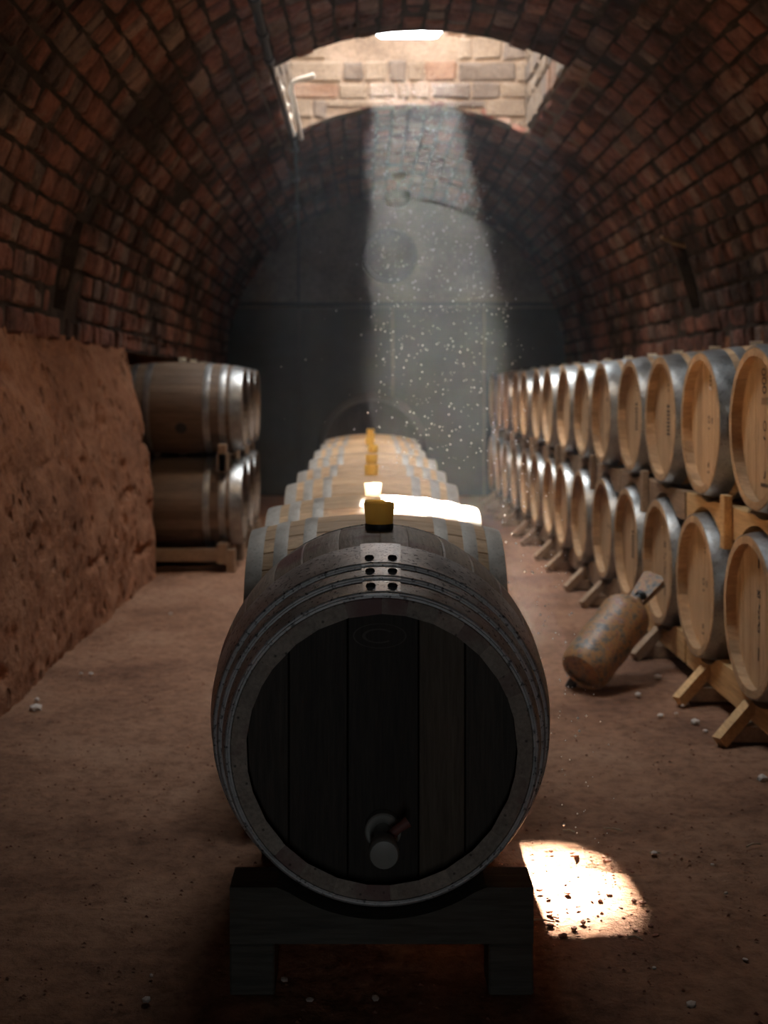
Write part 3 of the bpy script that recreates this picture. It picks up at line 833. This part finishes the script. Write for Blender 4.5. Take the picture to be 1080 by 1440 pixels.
# --- stacks by the left wall in their niche
LXe=-0.885
lab_l=['brown oak barrel with a bung hole, on top of the stack by the clay wall','brown oak barrel at the bottom of the stack by the clay wall']
for s,y in enumerate((8.85,9.56,10.27)):
    for tier,z in enumerate((QZU,QZL)):
        lb=lab_l[tier] if s==0 else '%s oak barrel in the %s stack behind, along the left niche'%(('upper','lower')[tier],('','middle','last')[s])
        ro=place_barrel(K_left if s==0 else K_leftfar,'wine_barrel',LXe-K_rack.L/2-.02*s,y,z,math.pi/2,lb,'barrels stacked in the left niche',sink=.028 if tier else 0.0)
        if s==0 and tier==0:
            r=K_rack.rf(.46)
            hx=MB().lathe([(.042,-.012),(.042,.002),(.03,.003)],14).mesh('bung_hole',M['black'])
            # on the flank that faces the room's entrance, a little below the middle
            add('bung_hole',hx,ro,(-r*math.cos(.42),-.035,K_rack.b/2-r*math.sin(.42)),(0,-math.pi/2-.42,0))
    rk=empty('barrel_rack',(LXe-.46,y,0)); tag(rk,('timber rack under and between the two barrels by the clay wall','timber rack of the middle stack in the left niche','timber rack of the last stack in the left niche')[s],'rack','racks in the left niche')
    inv=Matrix.Translation(-Vector(rk.location))
    for xo in(.13,.74):
        r=max(K_rack.rf(xo-.035),K_rack.rf(xo+.035))+.014
        for nm,me in(('beam',rack_beam(LXe-xo,.07,y-.34,y+.34,.705,.835,[(y,QZU,r)],[(y,QZL,r)],M['rackwood'])),
                     ('sill',rack_beam(LXe-xo,.07,y-.34,y+.34,.055,.20,[(y,QZL,r)],[],M['rackwood']))):
            me.transform(inv); add(nm,me,rk)
    for dy in(-.29,.29):
        me=MB().box((LXe-.44,y+dy,.115),(.80,.05,.09),None,.004).mesh('rail',M['rackwood']); me.transform(inv); add('rail',me,rk)
        for xo in(.07,.80):
            me=MB().box((LXe-xo,y+dy,.08),(.06,.07,.16),None,.004).mesh('foot',M['rackwood']); me.transform(inv); add('foot',me,rk)
    me=MB().box((LXe-.13,y-.31,.80),(.06,.06,.20),None,.004).mesh('post',M['rackwood']); me.transform(inv); add('post',me,rk)

# ------------------------------------------------------------------ leaning gas cylinder
def gas_cylinder():
    v=Vector((.42,.38,.37)).normalized(); r=.112
    q=v.to_track_quat('Z','X'); 
    root=empty('gas_cylinder',(.925,5.20,r*math.sqrt(1-v.z**2)-.024)); root.rotation_mode='QUATERNION'; root.rotation_quaternion=q
    tag(root,'old paint-flaked gas cylinder with a bent sheet handle leaning against the lower barrels','gas cylinder')
    b=[(.06,.012),(.095,.02),(r,.05),(r,.06)]+[(r+.002*math.sin(z*40),z) for z in np.linspace(.08,.36,10)]
    b+=[(r*math.cos(a)**.8 if a<1.5 else .02,.37+.085*math.sin(a)) for a in np.linspace(.1,1.30,7)]+[(.028,.462),(.028,.485)]
    add('body',MB().lathe(b,36).mesh('body',M['patina'],40),root)
    add('foot_ring',MB().lathe([(r-.03,.010),(r-.016,.004),(r-.006,.018),(r-.001,.042)],36,close=False).mesh('foot_ring',M['patina'],40),root)
    # handle: a folded sheet, widening outwards
    def sheet(w0,w1,z0,z1,fl):
        mb=MB(); t=.006
        ms=[(-w0,z0),(w0,z0),(w1,z1),(w1-.02,z1+.018),(-w1+.02,z1+.018),(-w1,z1)]
        mb.prism(ms,-t/2,t/2); 
        for sg in(-1,1):
            P=[(sg*w0,0,z0),(sg*w1,0,z1),(sg*w1,fl,z1+.006),(sg*w0,fl*.6,z0)]
            P2=[(x-sg*t,y,z) for x,y,z in P]
            mb.put(P+P2,[(0,1,2,3),(7,6,5,4),(0,4,5,1),(1,5,6,2),(2,6,7,3),(3,7,4,0)])
        return mb
    h=add('handle',sheet(.030,.052,.455,.655,.045).mesh('handle',M['patina']),root,(0,-.01,0),(0,0,1.9))
    add('valve',MB().lathe([(.018,.478),(.018,.51),(.026,.512),(.026,.53),(.01,.534)],16).mesh('valve',M['rivet'],40),root)
    # stubby bent foot
    add('foot_lug',MB().tube([(.075,-.06,.03),(.10,-.09,.0),(.105,-.10,-.035)],[.022,.024,.018],8).mesh('foot_lug',M['black'],50),root,(0,0,0),(0,0,-1.6))
gas_cylinder()

# ------------------------------------------------------------------ things on the vault and far wall
def on_vault(x,y,off=.03):
    th=math.acos((x-CX)/R); return vp(th,y,off)
cd=empty('cable_conduit',on_vault(-.60,4.6)); tag(cd,'black conduit running along the vault past the light shaft','conduit')
iv=Matrix.Translation(-Vector(cd.location))
def cp(nm,mb,m,sm=40):
    me=mb.mesh(nm,m,sm); me.transform(iv); add(nm,me,cd)
cp('pipe',MB().tube([on_vault(-.585-.012*(y-4.6),y,.045) for y in np.linspace(4.6,7.45,14)],.024,12),M['black'])
for y in(5.4,6.3,6.9,7.42): cp('coupling',MB().tube([on_vault(-.585-.012*(y-4.6),y-.05,.045),on_vault(-.585-.012*(y-4.6),y+.05,.045)],.033,12),M['black'])
pts=[on_vault(-.618,7.40,.045)]
for y in np.linspace(7.55,9.7,8): pts.append((-.575,y,3.225))
for y in np.linspace(9.95,14.2,10): pts.append(on_vault(-.60-.05*(y-9.9),y,.035))
pts+=[(-.81,14.48,3.05),(-.81,14.50,2.6),(-.81,14.51,1.4),(-.81,14.51,.05)]
cp('cable',MB().tube(pts,.014,8),M['black'])
for y in(10.3,11.6,13.0): cp('clip',MB().box(on_vault(-.60-.05*(y-9.9),y,.02),(.07,.03,.04)),M['galv'])
wc=empty('white_pipe',(SX0+.03,7.9,3.3)); tag(wc,'white pipes with an elbow on the flank of the light shaft','pipe')
iv2=Matrix.Translation(-Vector(wc.location))
def wp(nm,mb):
    me=mb.mesh(nm,M['whitepvc'],40); me.transform(iv2); add(nm,me,wc)
wp('pipe',MB().tube([(SX0+.045,y,3.33) for y in(7.95,8.6,9.3,9.75)],.016,10))
wp('pipe',MB().tube([(SX0+.10,8.5,3.40),(SX0+.105,8.9,3.36),(SX0+.11,9.70,3.30)],.017,10))
wp('elbow',MB().tube([(SX0+.10,8.52,3.395),(SX0+.11,8.42,3.415),(SX0+.15,8.38,3.43),(SX0+.27,8.36,3.46)],.017,10))
for y in(8.25,8.75,9.1): wp('clip',MB().box((SX0+.045,y,3.33),(.05,.03,.055),None,.006))
# lamps on the crown
for x,y,z,lb in((.34,12.9,None,'small round bulkhead lamp fixed to the vault crown'),(.36,14.1,None,'larger frosted round lamp under the vault close to the far wall')):
    p=on_vault(x,y,.0); big_=y>14
    lo=empty('ceiling_lamp',(p[0],p[1],p[2])); tag(lo,lb,'lamp')
    s=.15 if big_ else .085; dz=-.10 if big_ else 0
    add('base',MB().lathe([(s*.75,dz-.03),(s,dz-.012),(s,.0+dz*.2)],24).mesh('base',M['galv'],40),lo)
    add('dome',MB().lathe([(s*.15,dz-.095),(s*.5,dz-.085),(s*.8,dz-.06),(s*.92,dz-.03),(s*.9,dz-.02)],24).mesh('dome',M['lampglass'],50),lo)
# extractor fan on the far wall
fn=empty('extractor_fan',(.28,YF-.02,2.88)); tag(fn,'round dark extractor fan set in the plaster above the panels','fan')
add('housing',MB().lathe([(.30,0),(.33,-.02),(.33,-.09),(.30,-.10),(.285,-.06)],40,'Y',False).mesh('housing',M['rivet'],40),fn)
add('back_plate',MB().lathe([(.30,-.012),(.30,-.002)],40,'Y').mesh('back_plate',M['black'],40),fn)
add('hub',MB().lathe([(.04,-.085),(.07,-.075),(.07,-.02)],20,'Y').mesh('hub',M['rivet'],40),fn)
for q in range(5):
    me=MB().box((.165,-.05,0),(.21,.012,.12),(.5,0,0),.004).mesh('blade',M['rivet']); add('blade',me,fn,(0,0,0),(0,2*math.pi*q/5,0))
# stick left in the pocket of the right flank, dark knot of wire beside it
p=vp(math.radians(21),8.64,-.05)
st=add('wooden_peg',MB().tube([Vector(p)-Vector(p),Vector((-.16,-.12,.02)),Vector((-.26,-.20,.05))],[.02,.018,.012],7).mesh('wooden_peg',M['rackwood'],50),None,p)
tag(st,'short dark stick poking out of the pocket in the brick vault','stick')

# ------------------------------------------------------------------ litter on the floor
def rock_mesh(seed,mat):
    rr=random.Random(seed); bm=bmesh.new(); bmesh.ops.create_icosphere(bm,subdivisions=1,radius=1)
    sc_=Vector((rr.uniform(.8,1.3),rr.uniform(.6,1.0),rr.uniform(.45,.7)))
    for v in bm.verts:
        v.co=Vector([v.co[i]*sc_[i]*(1+rr.uniform(-.16,.16)) for i in range(3)])
    me=bpy.data.meshes.new('pebble'); bm.to_mesh(me); bm.free(); me.materials.append(mat); return me
RK=[rock_mesh(i,M['pebble']) for i in range(5)]; CK=[rock_mesh(20+i,M['crumb']) for i in range(5)]
peb=[(50,998,.028),(52,985,.014),(128,948,.012),(114,948,.010),(240,864,.013),(925,953,.018),(977,1017,.020),(929,1007,.014),(992,1029,.012),(951,1004,.009),(960,993,.008),(897,978,.016),
     (352,1393,.015),(400,1379,.010),(528,1406,.012),(436,1407,.008),(1072,1097,.022),(920,1201,.011),(1002,1217,.007),(1021,1257,.007),(972,1414,.011),(920,1362,.006),(1048,1350,.006),(206,1408,.012),(213,1373,.007)]
for i,(px,py,s) in enumerate(peb):
    x,y,_=floor_at(px,py); o=add('pebble',RK[i%5],None,(x,y,s*.3),(0,0,rnd.uniform(0,6)),(s,s,s))
    tag(o,'small pale pebble lying on the dirt floor','pebble','pale pebbles on the dirt floor')
rc_=random.Random(9)
for i in range(70):
    x=rc_.uniform(.44,.72); y=2.86+ (3.42-2.86)*rc_.random()**1.6
    s=rc_.choice((.003,.004,.0045,.006,.009)); o=add('earth_crumb',CK[i%5],None,(x,y,s*.3),(0,0,rc_.uniform(0,6)),(s,s,s))
    tag(o,'tiny reddish crumb of earth in the sunlit patch beside the front barrel','crumb','earth crumbs in the sunlit patch')
for px,py,ln,an in((862,1168,.055,-.35),(800,1170,.035,-.4),(893,1321,.035,-.5),(921,1201,.03,.1),(760,1297,.07,-.1),(1060,1190,.05,.4)):
    x,y,_=floor_at(px,py); o=add('straw',MB().tube([(-ln/2,0,0),(0,.004,.003),(ln/2,0,0)],.0025,5).mesh('straw',M['straw']),None,(x,y,.003),(0,0,an))
    tag(o,'short dry straw lying on the dirt floor','straw','straws on the floor')
# grit: nobody could count it
rg=random.Random(4); V=[];Fs=[]
for i in range(4200):
    if rg.random()<.6: x,y=rg.uniform(-1.4,1.3),rg.uniform(2.3,5.6)
    else: x,y=rg.uniform(-1.4,1.3),rg.uniform(5.6,11)
    s=rg.choice((.002,.0025,.003,.004,.0055)); n=len(V)
    V+=[(x-s,y,0.0),(x+s*rg.uniform(.6,1.3),y-s*.5,0),(x,y+s,0),(x+rg.uniform(-.3,.3)*s,y,s*.9),]
    Fs+=[(n,n+1,n+3),(n+1,n+2,n+3),(n+2,n,n+3)]
tag(add('grit',mesh_of('grit',V,Fs,M['crumb'])),'loose dark grit scattered over the dirt floor','grit',None,'stuff')

# ------------------------------------------------------------------ dust in the sunbeam and haze
rd=random.Random(2); V=[];Fs=[]
OC=[(1,0,0),(-1,0,0),(0,1,0),(0,-1,0),(0,0,1),(0,0,-1)]; OF=[(0,2,4),(2,1,4),(1,3,4),(3,0,4),(2,0,5),(1,2,5),(3,1,5),(0,3,5)]
for i in range(2400):
    y=rd.uniform(3.0,9.3); x=rd.uniform(.03,.69); z=SUN_M*(y-rd.uniform(2.87,3.43))
    if i%12==0: x+=rd.uniform(-.45,.2); z+=rd.uniform(-.4,.3)
    if z<.05 or (z<1.0 and abs(x-RX)<.46): continue
    if (Vector((x,y,z))-Vector((CX,y,ZS))).length>R-.1 and z>ZS: continue
    s=rd.choice((.0014,.0018,.0023,.0030,.0042)); n=len(V)
    V+=[(x+s*a,y+s*b_,z+s*c_) for a,b_,c_ in OC]; Fs+=[tuple(k+n for k in f) for f in OF]
tag(add('dust_motes',mesh_of('dust_motes',V,Fs,M['dust'])),'bright dust motes drifting in the sunbeam','dust',None,'stuff')
hz=bpy.data.materials.new('haze'); hz.use_nodes=True; nt=hz.node_tree
nt.nodes.remove(nt.nodes['Principled BSDF'])
vsn=N(nt,'ShaderNodeVolumeScatter'); vsn.inputs['Color'].default_value=(.88,.95,1.0,1); vsn.inputs['Density'].default_value=.0062; vsn.inputs['Anisotropy'].default_value=.3
nt.links.new(vsn.outputs[0],nt.nodes['Material Output'].inputs['Volume'])
hb=add('dusty_haze',MB().box((.35,9.05,1.75),(2.0,10.6,3.44)).mesh('dusty_haze',hz))
tag(hb,'thin dusty haze that fills the cellar and shows the sunbeam','haze',None,'stuff')
